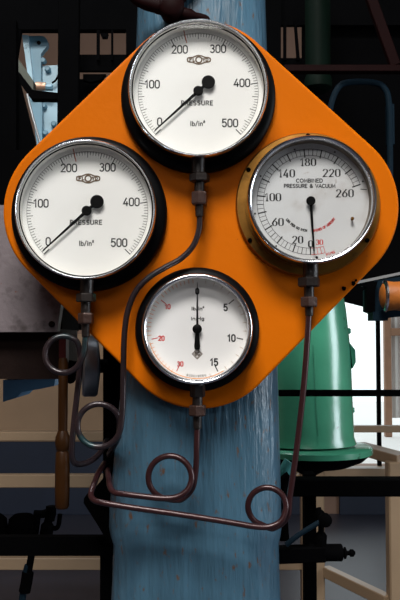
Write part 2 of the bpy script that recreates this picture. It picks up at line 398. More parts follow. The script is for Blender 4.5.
YP = CAMP.y + (CAMZ - zr) * FPX / (597 - 340)     # where the same rail height shows at y=597
pB = at(396, 480, YP)
mb = MB(); mb.box((pB.x, YP, .47), (.085, .085, .94)); mb.build('end_post', M_CREAMRAIL, gr, loc=-gr.location)
pa = Vector((at(325, 570, YG).x, YG - .02, zr)); pb = Vector((at(389, 597, YP).x, YP, zr))
mb = MB(); mb.bar(pa, pb, .05, .055); mb.build('bottom_rail', M_CREAMRAIL, gr, loc=-gr.location)
mb = MB(); pa2 = at(355, 447, YG); mb.bar((pa2.x, YG - .06, .945), (pB.x + .04, YP - .02, .945), .09, .05); mb.build('cap_rail', M_CREAMRAIL, gr, loc=-gr.location)

# ------------------------------------------------------------------ blue column
def column():
    YF = .022; c0 = empty('cast_iron_column', (0, .2, 0))
    tag(c0, 'tall tapering blue painted cast iron column carrying the orange plate', 'column')
    rows = [(-330, 148, 252), (-120, 142, 260), (0, 137, 266), (120, 133, 270), (260, 127, 275), (390, 120, 279), (460, 113, 281), (510, 108.5, 282), (528, 108, 282.5), (536, 109.5, 281.5), (545, 112.5, 279.5), (580, 111.5, 280.5), (640, 108, 283), (760, 100, 290), (900, 88, 300), (1000, 76, 310), (1190, 60, 325)]
    vs = []; K = 29; nr = 0
    for py, l, r in rows:
        a = at(l, py, YF + .06); b = at(r, py, YF + .06)
        z = max(a.z, 0.0); cx = (a.x + b.x) / 2; hw = (b.x - a.x) / 2
        for k in range(K):
            t = -1 + 2 * k / (K - 1)                      # -1..1 around the front half
            an = t * PI / 2
            x = math.copysign(abs(math.sin(an)) ** .62, an) * hw; y = YF + .085 * (1 - abs(math.cos(an)) ** .75)
            vs.append((cx + x, y, z))
        vs.append((cx + hw, .185, z)); vs.append((cx - hw, .185, z)); nr += 1
    W = K + 2; fs = []
    for j in range(nr - 1):
        for k in range(W):
            k2 = (k + 1) % W; fs.append((j * W + k, j * W + k2, (j + 1) * W + k2, (j + 1) * W + k))
    fs.append(tuple(range(W))); fs.append(tuple((nr - 1) * W + k for k in range(W)))
    mb = MB(); mb.add(vs, fs); mb.build('shaft', M_BLUE, c0, smooth=50, loc=(0, -.2, 0))
    MB().box((at(193, 1100, .1).x, .1, .03), (.62, .32, .06)).build('base_flange', M_BLUE, c0, loc=(0, -.2, 0))
    return c0
column()

# ------------------------------------------------------------------ orange plate
pc = {'L': at(86.8, 211, 0), 'R': at(315.3, 206, 0), 'T': at(200, 101, 0), 'B': at(200, 324, 0)}
RP = 84.5 * DIST / FPX
def plate_outline(r):
    out = []
    for k, a0 in (('R', -45), ('T', 45), ('L', 135), ('B', 225)):
        c = pc[k]
        for i in range(25):
            a = math.radians(a0 + 90 * i / 24); out.append((c.x + r * math.cos(a), c.z + r * math.sin(a)))
    return out
mb = MB(); rings = [(RP - .004, .012), (RP, .012), (RP, .0045), (RP - .0006, .0022), (RP - .0018, .0007), (RP - .0038, 0.0), (RP - .006, .0003)]
n = len(plate_outline(RP)); vs = []
for r, y in rings: vs += [(x, y, z) for x, z in plate_outline(r)]
fs = [tuple(range(n)), tuple(range((len(rings) - 1) * n, len(rings) * n))]
for j in range(len(rings) - 1):
    for i in range(n): k = (i + 1) % n; fs.append((j * n + i, j * n + k, (j + 1) * n + k, (j + 1) * n + i))
mb.add(vs, fs)
plate = empty('gauge_plate', at(200, 324, .012)); tag(plate, 'orange enamelled diamond shaped plate with rounded corners holding four gauges', 'plate')
mb.build('plate_body', M_ORANGE, plate, smooth=40, loc=-plate.location)
for px, py, rr in ((353.5, 283.5, 2.6), (344, 288.5, 2.3), (356, 280.5, 1.5)):
    c = at(px, py, 0); pts = []
    for i in range(12):
        a = 2 * PI * i / 12; r = rr * .00156 * random.uniform(.7, 1.15); pts.append((c.x + r * math.cos(a), c.z + r * math.sin(a) * 1.1))
    MB().prism(pts, -.0006, .002).build('paint_chip', M_STEEL, plate, loc=-plate.location)
# two stand-off brackets between plate and column
for px, py in ((200, 150), (200, 360)):
    c = at(px, py, .02); MB().box((c.x, .0168, c.z), (.10, .0096, .05)).build('standoff', M_STEEL, plate, loc=-plate.location)

# ------------------------------------------------------------------ gauges
SD = 1.22 / FPX            # metres per photo pixel at the dial plane
YD = -.0300
def hexnut(mb, x, y, z0, z1, rad, rot=PI / 6):
    c = (z1 - z0) * .12
    prof = [(rad * .9, z0), (rad, z0 + c), (rad, z1 - c), (rad * .9, z1)]
    vs = []; fs = []
    for r, z in prof:
        for i in range(6): a = rot + i * PI / 3; vs.append((x + r * math.cos(a), y + r * math.sin(a), z))
    for j in range(3):
        for i in range(6): k = (i + 1) % 6; fs.append((j * 6 + i, j * 6 + k, j * 6 + 6 + k, j * 6 + 6 + i))
    fs += [tuple(range(6)), tuple(range(18, 24))]
    mb.add(vs, fs)

def case(root, R, RF, RB, m_case, m_rim, m_bezel, dial_r, dial_m, h=.057, flange_m=None, body_r=None, bez=None):
    """R bezel radius, RF rear flange radius"""
    br = body_r or (R - .0028)
    k = R / .1066
    if flange_m:
        MB().lathe([(RF, 0.0005), (RF, .006), (RF - .002, .009), (br + .004, .010), (br + .004, .0135), (br, .0135)], 96).build('mounting_flange', flange_m, root, smooth=35)
        MB().lathe([(br, .012), (br, h - .012), (dial_r, h - .012)], 96, cap1=False).build('case', m_case, root, smooth=35)
    else:
        MB().lathe([(RF, 0.0005), (RF, .010), (RF - .0025, .014), (RF - .008, .0165), (br + .003, .018), (br, .024), (br, h - .012), (dial_r, h - .012)], 96, cap1=False).build('case', m_case, root, smooth=35)
    wd = bez or .0039
    MB().lathe([(br - .001, h - .0165), (R, h - .0150), (R, h - .005), (R - .0008, h - .0018), (R - .0024, h), (R - wd * .55, h - .0003), (R - wd * .9, h - .0022), (R - wd, h - .005), (R - wd, h - .010)], 96, cap0=False, cap1=False).build('bezel', m_bezel, root, smooth=60)
    MB().lathe([(R - wd + .0002, h - .006), (dial_r, -YD)], 96, cap0=False, cap1=False).build('inner_rim', m_rim, root, smooth=60)
    MB().lathe([(dial_r + .0015, -YD - .002), (dial_r + .0015, -YD)], 96).build('dial', dial_m, root)
    MB().lathe([(R - wd + .0003, h - .0078), (R - wd + .0003, h - .0058)], 64).build('glass', M_GLASS, root)

def pressure_gauge(name, cpx, label, cdpx, tip_deg):
    root = empty(name, at(*cpx, 0)); tag(root, label, 'gauge', 'gauges on the orange plate')
    R = .1066; case(root, R, .1215, None, M_BLACK, M_RIM, M_CHROME, .1000, M_DIAL)
    y = YD - .0003; u = SD * 1.016; A0, DA = 225.0, 54.0
    mb = MB(); md = MB()
    for i in range(101):
        a = A0 - 2.7 * i
        if i % 20 == 0: md = MB(); tick(md, 53.2 * u, 60 * u, a, .46 * u, y); md.build('main_scale_mark', M_INK, root)
        elif i % 5 == 0: tick(mb, 54.2 * u, 60 * u, a, .30 * u, y)
        else: tick(mb, 56.4 * u, 60 * u, a, .24 * u, y)
    arcline(mb, 60 * u, A0, A0 - 270, .14 * u, y, 90)
    mb.build('scale_marks', M_INKSOFT, root)['kind'] = 'stuff'
    for s, (px, py) in (('0', (-38.5, 29.8)), ('100', (-46.0, -8.2)), ('200', (-18.6, -43.6)), ('300', (19.7, -44.2)), ('400', (43.6, -9.6)), ('500', (31.6, 31.0))):
        mb = MB(); write(mb, s, px * u, -py * u, 7.6 * u, .62 * u, y, track=.17, wide=1.05); mb.build('numeral', M_INK, root)
    mb = MB(); write(mb, 'PRESSURE', -1.2 * u, -10.8 * u, 4.2 * u, .48 * u, y, track=.24, width=31.5 * u); mb.build('pressure_lettering', M_INK, root)
    mb = MB(); write(mb, 'lb/in^', -.6 * u, -31.6 * u, 4.6 * u, .44 * u, y, track=.16, width=14.5 * u); mb.build('unit_lettering', M_INK, root)
    # maker's emblem: pinched lozenge with a ring in the middle
    cz = 33.0 * u; cx = .6 * u
    top = [(-11.5, 0), (-11.2, 1.5), (-9.5, 2.2), (-6.0, 2.5), (-4.2, 3.3), (-2.2, 4.1), (0, 4.4), (2.2, 4.1), (4.2, 3.3), (6.0, 2.5), (9.5, 2.2), (11.2, 1.5), (11.5, 0)]
    ol = top + [(x, -z) for x, z in top[-2:0:-1]] + [top[0]]
    mb = MB(); ribbon([(cx + x * u, cz + z * u) for x, z in ol], .68 * u, y, mb)
    ribbon([(cx + p[0] * u, cz + p[1] * u) for p in arc(0, 0, 3.0, 3.0, 0, 360, 24)], .72 * u, y, mb)
    write(mb, 'FL', cx - 6.6 * u, cz, 2.9 * u, .55 * u, y, track=.3, width=5.2 * u); write(mb, 'YD', cx + 6.6 * u, cz, 2.9 * u, .55 * u, y, track=.3, width=5.2 * u)
    mb.build('maker_emblem', M_INKBROWN, root)
    mb = MB(); tick(mb, 51.5 * u, 65.5 * u, 103.0, .42 * u, y - .0002); mb.build('red_limit_mark', mat('limit_red', (.50, .12, .06), .6), root)
    # pointer: hub, counterweight disc, tapering blade
    yp = YD - .0065; T = math.radians(tip_deg); d = Vector((math.cos(T), math.sin(T))); q = Vector((-d.y, d.x))
    def pt(a, b): v = d * a * u + q * b * u; return (v.x, v.y)
    mb = MB(); mb.prism([pt(0, 1.6), pt(57.5, .6), pt(59, 0), pt(57.5, -.6), pt(0, -1.6), pt(-13, -1.2), pt(-13, 1.2)], yp, yp + .0012)
    e = d * -13.6 * u; mb.lathe([(6.7 * u, 0), (6.7 * u, .0012), (6.2 * u, .0018)], 32, o=(e.x, yp + .001, e.y))
    ptr = mb.build('pointer', M_POINTER, root)
    mb = MB(); mb.lathe([(1.6 * u, -.006), (1.6 * u, 0), (4.9 * u, 0), (4.9 * u, .0022), (4.0 * u, .0034)], 32, o=(0, yp, 0)); mb.build('pointer_hub', M_POINTER, ptr, smooth=40)
    for a in (188, 214): x, z = pol(R - .0006, a); MB().lathe([(.0013, 0), (.0013, .0016), (.0006, .002)], 10, o=(x, -.049, z)).build('bezel_screw', M_STEEL, [o for o in root.children if o.name.startswith('bezel')][0])
    socket(root, .1100, M_BRONZE)
    return root

def socket(root, z_bot, m, neck=True):
    """threaded stem below the case"""
    mb = MB(); mb.lathe([(.0105, -z_bot - .016), (.0105, -z_bot + .008)], 24, axis='Z', o=(0, -.03, 0)); mb.build('stem', m, root, smooth=40)

def fitting_px(parent, px, m_top, m_low, y_nut0, y_nut1, y_neck1, y_nut2, y_fer, w1, w2, loc):
    """upper hex nut, neck, union nut and ferrule hanging under a gauge, from photo heights"""
    Yf = -.03; s = (DIST + Yf) / FPX
    z = lambda py: at(px, py, Yf).z; x = at(px, 300, Yf).x
    o = Vector(loc)
    def fin(mb, nm, m, sm=None): return mb.build(nm, m, parent, smooth=sm, loc=-o)
    mb = MB(); hexnut(mb, x, Yf, z(y_nut1), z(y_nut0), w1 / 2 * s * 1.05, 0.2); fin(mb, 'adapter_nut', m_top)
    mb = MB(); mb.lathe([(.0078, z(y_neck1) - .002), (.0078, z(y_nut1) + .002)], 20, axis='Z', o=(x, Yf, 0)); fin(mb, 'neck', M_BRONZE, 40)
    mb = MB(); hexnut(mb, x, Yf, z(y_nut2), z(y_neck1), w2 / 2 * s * 1.05, 0.35); fin(mb, 'union_nut', m_low)
    mb = MB(); mb.lathe([(.0052, z(y_fer)), (.0062, z(y_fer) + .001), (.0068, z(y_nut2) + .002)], 20, axis='Z', o=(x, Yf, 0)); fin(mb, 'ferrule', M_BRONZE, 40)

g_top = pressure_gauge('pressure_gauge', (198.3, 98.2), 'large white dial pressure gauge in black case at top corner of orange plate', (199, 92.7), 222.5)
g_left = pressure_gauge('pressure_gauge', (90, 214.6), 'large white dial pressure gauge in black case at left corner of orange plate', (88, 212), 222.5)

# combined gauge (right corner)
gR = empty('combined_gauge', at(307.5, 205, 0)); tag(gR, 'grey aged dial pressure and vacuum gauge on a brass flange', 'gauge', 'gauges on the orange plate')
RR = .0978
case(gR, RR, .1133, None, M_RIMDARK, M_RIMDARK, M_CHROME, .0905, M_DIALOLD, flange_m=M_BRASS, bez=.0070)
u = SD; y = YD - .0003
mb = MB(); md = MB(); mr = MB()
ang = lambda v: 270 - .965 * v
for i in range(0, 53):
    v = i * 5
    if v % 20 == 0: m1 = MB(); tick(m1, 45.5 * u, 53.6 * u, ang(v), .62 * u, y); m1.build('main_scale_mark', M_INK, gR)
    elif v % 10 == 0: tick(md, 47 * u, 53.6 * u, ang(v), .34 * u, y)
    else: tick(mb, 47 * u, 53.6 * u, ang(v), .20 * u, y)
arcline(mb, 53.6 * u, 270, ang(260), .22 * u, y); arcline(mb, 47.0 * u, 270, ang(260), .22 * u, y)
mb.build('scale_marks', M_INK, gR)['kind'] = 'stuff'; md.build('medium_scale_marks', M_INK, gR)['kind'] = 'stuff'
arcline(mr, 53.6 * u, 271, 286, .25 * u, y, 8); arcline(mr, 47.0 * u, 271, 286, .25 * u, y, 8)
for a in (274, 278, 282, 286): tick(mr, 47 * u, 53.6 * u, a, .25 * u, y)
write(mr, 'IN.HG', 20 * u, -52.0 * u, 2.2 * u, .3 * u, y, width=9 * u, rot=.3)
mr.build('vacuum_scale_marks', M_INKRED, gR)['kind'] = 'stuff'
for s, (px, py), hh in (('180', (-1.9, -40.2), 7.4), ('140', (-23.6, -28.8), 7.6), ('220', (21.8, -29.3), 7.6), ('100', (-37.6, -4.6), 7.6), ('260', (35.0, -8.6), 7.6), ('60', (-32.6, 20.6), 7.6), ('20', (-12.8, 38.5), 7.2), ('0', (0.2, 42.8), 6.8)):
    mb = MB(); write(mb, s, px * u, -py * u, hh * u, .84 * u, y, track=.24, wide=1.08, serif=True, thin=.22 * u); mb.build('numeral', M_INK, gR)
mb = MB(); write(mb, '30', 9.0 * u, -41.0 * u, 5 * u, .6 * u, y, track=.2, wide=1.05, serif=True, thin=.2 * u); mb.build('red_numeral', M_INKRED, gR)
mb = MB(); write(mb, 'COMBINED', -.6 * u, 21.4 * u, 3.5 * u, .41 * u, y, track=.16, width=26.5 * u); write(mb, 'PRESSURE & VACUUM', -.4 * u, 16.0 * u, 3.5 * u, .41 * u, y, track=.16, width=51.5 * u)
mb.build('title_lettering', M_INK, gR)
mb = MB(); write_arc(mb, 'LBS PER SQ INCH', 29.5 * u, 240, 2.2 * u, .34 * u, y, span=46); mb.build('pounds_lettering', M_INK, gR)
mb = MB(); write_arc(mb, 'INCHES OF MERCURY', 29.5 * u, 301, 2.2 * u, .34 * u, y, span=48); mb.build('mercury_lettering', M_INKRED, gR)
mb = MB()
for px, py in ((-15.3, -53), (-49.8, -26), (-55.6, 12), (-34.5, 45), (25.2, -50.5), (53.2, -20.5)):
    MB().lathe([(.95 * u, 0), (.95 * u, .0002)], 10, o=(px * u, y, -py * u)).build('dial_edge_dot', M_INK, gR)
ribbon([(51 * u, 12.8 * u), (57 * u, 12.2 * u)], .4 * u, y, mb)
mb.build('end_mark', M_INK, gR)
mb = MB(); mb.lathe([(1.35 * u, 0), (1.35 * u, .0008), (.8 * u, .0012)], 14, o=(6.2 * u, YD, -56.4 * u)); mb.build('dial_screw', M_STEEL, gR)
mb = MB(); mb.lathe([(1.0 * u, 0), (1.0 * u, .006), (1.7 * u, .006), (1.7 * u, .008), (1.1 * u, .009)], 16, o=(41.6 * u, YD, -17.8 * u)); mb.build('stop_pin', M_BRASS, gR, smooth=40)
yp = YD - .0065; T = math.radians(-86.5); d = Vector((math.cos(T), math.sin(T))); q = Vector((-d.y, d.x))
def ptR(a, b): v = d * a * u + q * b * u; return (v.x, v.y)
mb = MB(); mb.prism([ptR(0, 1.5), ptR(50, .75), ptR(52.5, 0), ptR(50, -.75), ptR(0, -1.5)], yp, yp + .0012); ptr = mb.build('pointer', M_POINTER, gR)
mb = MB(); mb.lathe([(1.6 * u, -.006), (1.6 * u, 0), (4.6 * u, 0), (4.6 * u, .0022), (3.6 * u, .0036)], 32, o=(0, yp, 0)); mb.build('pointer_hub', M_POINTER, ptr, smooth=40)
for a in (212, 328, 90, 150, 30):
    x, z = pol(.1078, a); mb = MB(); mb.lathe([(.0036, .0085), (.0036, .0105), (.0026, .0118)], 14, o=(x, 0, z)); mb.build('flange_screw', M_STEEL, [o for o in gR.children if o.name.startswith('mounting_flange')][0], smooth=40)
mb = MB(); mb.lathe([(.0118, -.128), (.0118, -.0955)], 24, axis='Z', o=(0, -.03, 0)); mb.build('stem', M_BRONZE, gR, smooth=40)

# vacuum gauge (bottom corner)
gB = empty('vacuum_gauge', at(197.3, 329.3, 0)); tag(gB, 'smallest white dial gauge with red and black numerals at bottom of plate', 'gauge', 'gauges on the orange plate')
RB = .0831
case(gB, RB, .0962, None, M_BLACK, M_RIM, M_CHROME, .0765, M_DIALWARM, bez=.0072)
mb = MB(); mr = MB(); md = MB(); mo = MB()
for i in range(1, 17):
    a = 90 - 10.27 * i
    if i % 5 == 0: m1 = MB(); tick(m1, 40.6 * u, 46.6 * u, a, .5 * u, y); m1.build('main_scale_mark', M_INK, gB)
    elif i < 17: tick(mb, 46.2 * u, 49.6 * u, a, .26 * u, y)
for i in range(1, 31):
    a = 90 + 5.13 * i
    if i % 10 == 0: m1 = MB(); tick(m1, 40.6 * u, 46.4 * u, a, .42 * u, y); m1.build('main_vacuum_mark', M_INKRED, gB)
    else: tick(mo, 46.2 * u, 49.8 * u, a, .26 * u, y)
mb.build('pressure_scale_marks', M_INKBEIGE, gB)['kind'] = 'stuff'
mo.build('vacuum_scale_marks', M_INKORANGE, gB)['kind'] = 'stuff'
mo = MB(); arcline(mo, 49.2 * u, 196, 302, .33 * u, y, 60); mo.build('orange_arc', mat('orange_arc_ink', (.85, .30, .06), .6), gB)
for s, (px, py), hh, m in (('0', (0, -37.8), 5.4, M_INK), ('5', (28.4, -21.6), 6.4, M_INK), ('10', (34.2, 9.0), 6.4, M_INK), ('15', (16.8, 33.0), 6.4, M_INK), ('10', (-29.6, -22.4), 4.4, M_INKRED), ('20', (-35.8, 9.2), 4.4, M_INKRED), ('30', (-17, 34.8), 4.4, M_INKRED)):
    mb = MB(); write(mb, s, px * u, -py * u, hh * u, (.72 if m is M_INK else .55) * u, y, track=.2, wide=1.0); mb.build('numeral', m, gB)
mb = MB(); write(mb, 'lb/in^', .6 * u, 20.5 * u, 3.2 * u, .40 * u, y, width=12.5 * u); write(mb, 'in.Hg', .4 * u, 10.5 * u, 3.2 * u, .40 * u, y, width=13 * u); mb.build('unit_lettering', M_INKSOFT, gB)
mb = MB(); c = -24.8
for rr, hw in ((5.0, .34), (3.7, .2)): ribbon([(0, (c + rr) * u), (rr * u, c * u), (0, (c - rr) * u), (-rr * u, c * u), (0, (c + rr) * u)], hw * u, y, mb)
write(mb, 'BG', 0, c * u, 3.0 * u, .36 * u, y, width=4.2 * u); mb.build('maker_diamond', M_INKBROWN, gB)
mb = MB(); write_arc(mb, 'BUDENBERG', 46.8 * u, 269, 2.0 * u, .17 * u, y, span=24); mb.build('maker_lettering', M_INK, gB)
yp = YD - .0065
mb = MB(); mb.prism([(-1.1 * u, 0), (-.45 * u, 40 * u), (-.25 * u, 46.5 * u), (.25 * u, 46.5 * u), (.45 * u, 40 * u), (1.1 * u, 0), (1.9 * u, -4 * u), (3.0 * u, -17 * u), (2.4 * u, -20.5 * u), (-2.4 * u, -20.5 * u), (-3.0 * u, -17 * u), (-1.9 * u, -4 * u)], yp, yp + .0012); ptr = mb.build('pointer', M_POINTER, gB)
mb = MB(); mb.lathe([(1.6 * u, -.006), (1.6 * u, 0), (4.7 * u, 0), (4.7 * u, .0022), (3.7 * u, .0034)], 32, o=(0, yp, 0)); mb.build('pointer_hub', M_POINTER, ptr, smooth=40)
socket(gB, .0860, M_BRONZE)

# ------------------------------------------------------------------ copper pipes with pigtail loops
Yf = -.03; RT_P = .0046
def pipe(name, label, px, fit, path, m, r=RT_P, m_top=M_BRONZE, m_low=M_BRONZE2):
    root = empty(name, at(px, fit[4], Yf)); tag(root, label, 'pipe', 'pigtail pipes under the gauges')
    fitting_px(root, px, m_top, m_low, *fit, root.location)
    pts = [at(*p) for p in path]
    MB().tube(pts, r, 12, 6).build('tubing', m, root, smooth=60, loc=-root.location)
    return root
def ring(cx, cy, r, a0, a1, y0, y1, n=14):
    """part of a loop; image angles: 0 right, 90 down, clockwise as seen"""
    return [(cx + r * math.cos(math.radians(a0 + (a1 - a0) * i / n)), cy + r * math.sin(math.radians(a0 + (a1 - a0) * i / n)), y0 + (y1 - y0) * i / n) for i in range(n + 1)]
# fit = upper nut top, its bottom, neck bottom, union nut bottom, ferrule bottom, widths
pipe('copper_pipe', 'dark copper pipe curving from top gauge between the gauges to a loop', 199.5, (174, 182, 192, 205, 217, 20, 16),
     [(199.8, 208, Yf), (199.8, 218, Yf), (198.8, 231, Yf), (193, 246, Yf), (181, 258.5, Yf), (165, 267.5, Yf), (149, 277.5, Yf), (136, 291, Yf), (128, 310, Yf), (124.5, 333, Yf), (123.4, 365, Yf), (123, 395, Yf), (122.2, 415, Yf)]
     + ring(99, 425.5, 21.5, 12, 330, -.030, -.016, 12) + [(119.6, 424, -.010), (118.6, 436, .004), (114, 446, .045), (109.5, 453, .10), (109.5, 456, .1895)], M_PIPE)
pipe('copper_pipe', 'dark copper pipe with one small loop hanging below the left gauge', 86, (293.5, 302, 313, 324, 337, 19, 15.5),
     [(86, 326, Yf), (85.5, 338, Yf), (84, 352, Yf)] + ring(63.5, 354.5, 18.3, 20, 320, -.030, -.012, 12) + [(80.5, 356, -.006), (79.5, 372, -.004), (77, 395, -.004), (74.2, 420, -.004), (72.0, 445, -.004), (72.2, 458, 0), (76.5, 464, .01), (86, 463, .03), (95, 458, .06), (102, 450, .11), (107, 440, .1895)], M_PIPE, r=.0046, m_top=M_BRONZEGREEN)
pipe('copper_pipe', 'copper pipe with round loop on the blue column below bottom gauge', 197.5, (385, 397, 405, 416, 429, 15, 17),
     [(197.5, 419, Yf), (197.2, 430, Yf), (196.6, 450, Yf), (196, 468, Yf + .004)] + ring(171, 478, 23.5, 12, 70, -.024, -.014, 4) + ring(170, 477.5, 21.6, 100, 372, -.014, -.034, 12)
     + [(186.5, 491, -.037), (176, 497.3, -.038), (160, 498.2, -.037), (140, 496, -.035), (122, 493.8, -.03), (113.5, 492, -.02), (110, 486, 0), (108.6, 477, .035), (107.6, 472, .08), (108, 470, .13), (110, 469, .1895)], M_PIPERED)
pipe('copper_pipe', 'long copper pipe falling from the brass flanged gauge to a loop beside column', 309, (277.5, 287, 297, 307, 316, 22, 17.5),
     [(309, 309, Yf), (308.6, 318, Yf), (307, 345, Yf), (304.5, 378, Yf), (301, 412, Yf), (297, 446, Yf), (293, 475, Yf), (289.8, 497, Yf + .002)] + ring(267.5, 507, 21.8, 15, 80, -.026, -.014, 4) + ring(267, 506.5, 19.0, 105, 372, -.014, -.036, 12)
     + [(281, 521, -.039), (270, 526.6, -.04), (255, 526.6, -.04), (225, 521.5, -.038), (180, 514.5, -.036), (135, 508, -.034), (104, 503, -.03), (94, 500, -.02), (91, 494, 0), (94, 484, .02), (98, 474, .06), (102, 467, .11), (104.5, 463, .1895)], M_PIPERED)

# ------------------------------------------------------------------ black machine frame behind the column (left)
def solid(name, label, cat, m, polys, smooth=None, group=None):
    """thing made of plates: polys = [(outline px list, Y front, thickness, part name, material)]"""
    c = at(*polys[0][0][0], polys[0][1]); root = empty(name, c); tag(root, label, cat, group)
    for ol, Y, th, pn, mm in polys:
        pts = [at(px, py, Y) for px, py in ol]
        MB().prism([(p.x, p.z) for p in pts], Y, Y + th).build(pn, mm or m, root, loc=-root.location)
    return root
def rect(x0, y0, x1, y1): return [(x0, y0), (x1, y0), (x1, y1), (x0, y1)]
solid('steel_bracket', 'black steel bracket frame standing beside blue column behind copper pipes', 'frame', M_STEEL, [
    (rect(103, 330, 128, 505), .19, .03, 'web_plate', None),
    ([(104, 478), (130, 478), (130, 552), (111, 545), (104, 536), (97, 524), (88, 510), (83.5, 503), (84, 498), (90, 494)], .20, .04, 'gusset', None),
    (rect(-30, 537, 116, 556), .26, .02, 'cross_beam', None),
    (rect(100, 553, 112, 1060), .285, .02, 'leg', None)])

# ------------------------------------------------------------------ left: grey plate machine
def bolt(px, py, Y, r, m, parent, nm='bolt', h=.008):
    c = at(px, py, Y); mb = MB(); mb.lathe([(r, 0), (r, h * .7), (r * .7, h)], 12, o=c); return mb.build(nm, m, parent, smooth=40, loc=-parent.location)
gm = solid('grey_guard_panel', 'grey metal guard panel with rust spots beside the left gauge', 'panel', M_GREY, [
    ([(-40, 205), (50, 205), (61.5, 300), (57, 332), (-40, 332)], .12, .028, 'panel_sheet', None)])
bolt(52, 324, .12, .0052, M_RUST, gm)
gl = solid('rusty_machine_box', 'dark rusty machine box beneath the grey guard panel', 'machine', M_RUST, [
    (rect(-40, 329, 60, 379), .15, .2, 'box_body', None),
    ([(60.5, 360), (76, 362), (75, 378), (70, 384), (61, 380)], .17, .04, 'lower_lug', M_STEEL),
    (rect(-40, 168, 62, 330), .20, .2, 'rear_housing', M_STEEL),
    (rect(59, 333, 66, 369), .13, .03, 'red_strip', M_RED)])
bolt(50.5, 338.5, .15, .003, M_BRASS, gl); 
# blue cover under it
solid('blue_drip_tray', 'small bright blue tray under the rusty machine box', 'tray', M_CLOTHBLUE, [
    ([(3, 380), (55, 379), (54, 386), (40, 389), (22, 392), (16, 398), (3, 402)], .30, .12, 'tray_body', None)])
# grey pulley disc
pu = empty('grey_pulley', at(90, 368, .1)); tag(pu, 'grey metal pulley disc edge on behind left gauge pipe', 'pulley')
c = at(90.5, 366, .14); mb = MB(); mb.lathe([(.001, -.014), (.050, -.014), (.053, -.011), (.053, .008), (.050, .012), (.02, .016), (.001, .016)], 40, axis='X')
ob = mb.build('disc', M_GREYMET, pu, smooth=40, loc=c - pu.location); ob.rotation_euler = (0, 0, math.radians(10))
mb = MB(); mb.lathe([(.012, -.016), (.012, .03)], 20, axis='X'); mb.build('hub', M_STEEL, pu, smooth=40, loc=c - pu.location)
# hanging lever with turned wooden handle
lv = empty('wooden_handled_lever', at(63, 380, .06)); tag(lv, 'hanging brown lever with turned wooden handle left of the pipes', 'lever')
Yl = .06; s = (DIST + Yl) / FPX; x = at(63, 400, Yl).x; Z = lambda py: at(63, py, Yl).z
mb = MB(); mb.lathe([(4.6 * s, Z(436)), (4.8 * s, Z(410)), (4.8 * s, Z(362)), (4.0 * s, Z(358))], 20, axis='Z', o=(x, Yl, 0)); mb.build('shaft', M_WOOD, lv, smooth=50, loc=-lv.location)
mb = MB(); mb.lathe([(5 * s, Z(452)), (6.6 * s, Z(449)), (7.6 * s, Z(443)), (7.2 * s, Z(437)), (5.2 * s, Z(432)), (4.4 * s, Z(430))], 24, axis='Z', o=(x, Yl, 0)); mb.build('collar', M_WOOD, lv, smooth=60, loc=-lv.location)
mb = MB(); mb.lathe([(5.5 * s, Z(508.5)), (6.9 * s, Z(506)), (7.3 * s, Z(490)), (7.2 * s, Z(465)), (6.6 * s, Z(453)), (5.2 * s, Z(450))], 24, axis='Z', o=(x, Yl, 0)); mb.build('handle', M_WOOD, lv, smooth=60, loc=-lv.location)
# linkage low left
lk = empty('black_linkage', at(30, 600, .5)); tag(lk, 'black jointed linkage rod with crank hook at lower left', 'linkage')
Yk = .5
def lkp(name, pts, r, m=M_STEEL): return MB().tube([at(px, py, Yk) for px, py in pts], r, 10, 4).build(name, m, lk, smooth=60, loc=-lk.location)
lkp('rod', [(38, 512), (34, 540), (28, 575)], .0075); lkp('lower_rod', [(28, 565), (25, 580), (17, 640)], .0075, M_STEELBLUE)
lkp('joint', [(28, 572), (26.5, 582), (24.5, 592)], .0125); lkp('cross_link', [(34, 514), (43, 514), (50, 511)], .0085)
lkp('head', [(51, 506), (51, 513), (49.5, 520)], .011); lkp('socket', [(48.5, 520), (46.5, 532), (44, 545)], [.009, .014, .010]); lkp('crank_hook', [(48, 527), (55, 528.5), (58.5, 525), (60, 514)], .0052)
# dark lumps on the far floor
for i, (x0, x1, y0, y1) in enumerate(((-20, 5, 509, 530), (8, 38, 512, 524))):
    Yq = 5.0; a, b = at(x0, y1, Yq), at(x1, y0, Yq)
    mb = MB(); mb.lathe([(.001, .16), (.07, .155), (.11, .12), (.12, .05), (.12, 0)], 14, axis='Z', o=((a.x + b.x) / 2, Yq, 0)); ob = mb.build('floor_bucket', M_STEEL, None, smooth=50)
    tag(ob, ('black drum shaped pot on the far floor at the photo edge', 'black drum shaped pot on the far floor behind linkage')[i], 'pot', 'pots on the far floor')

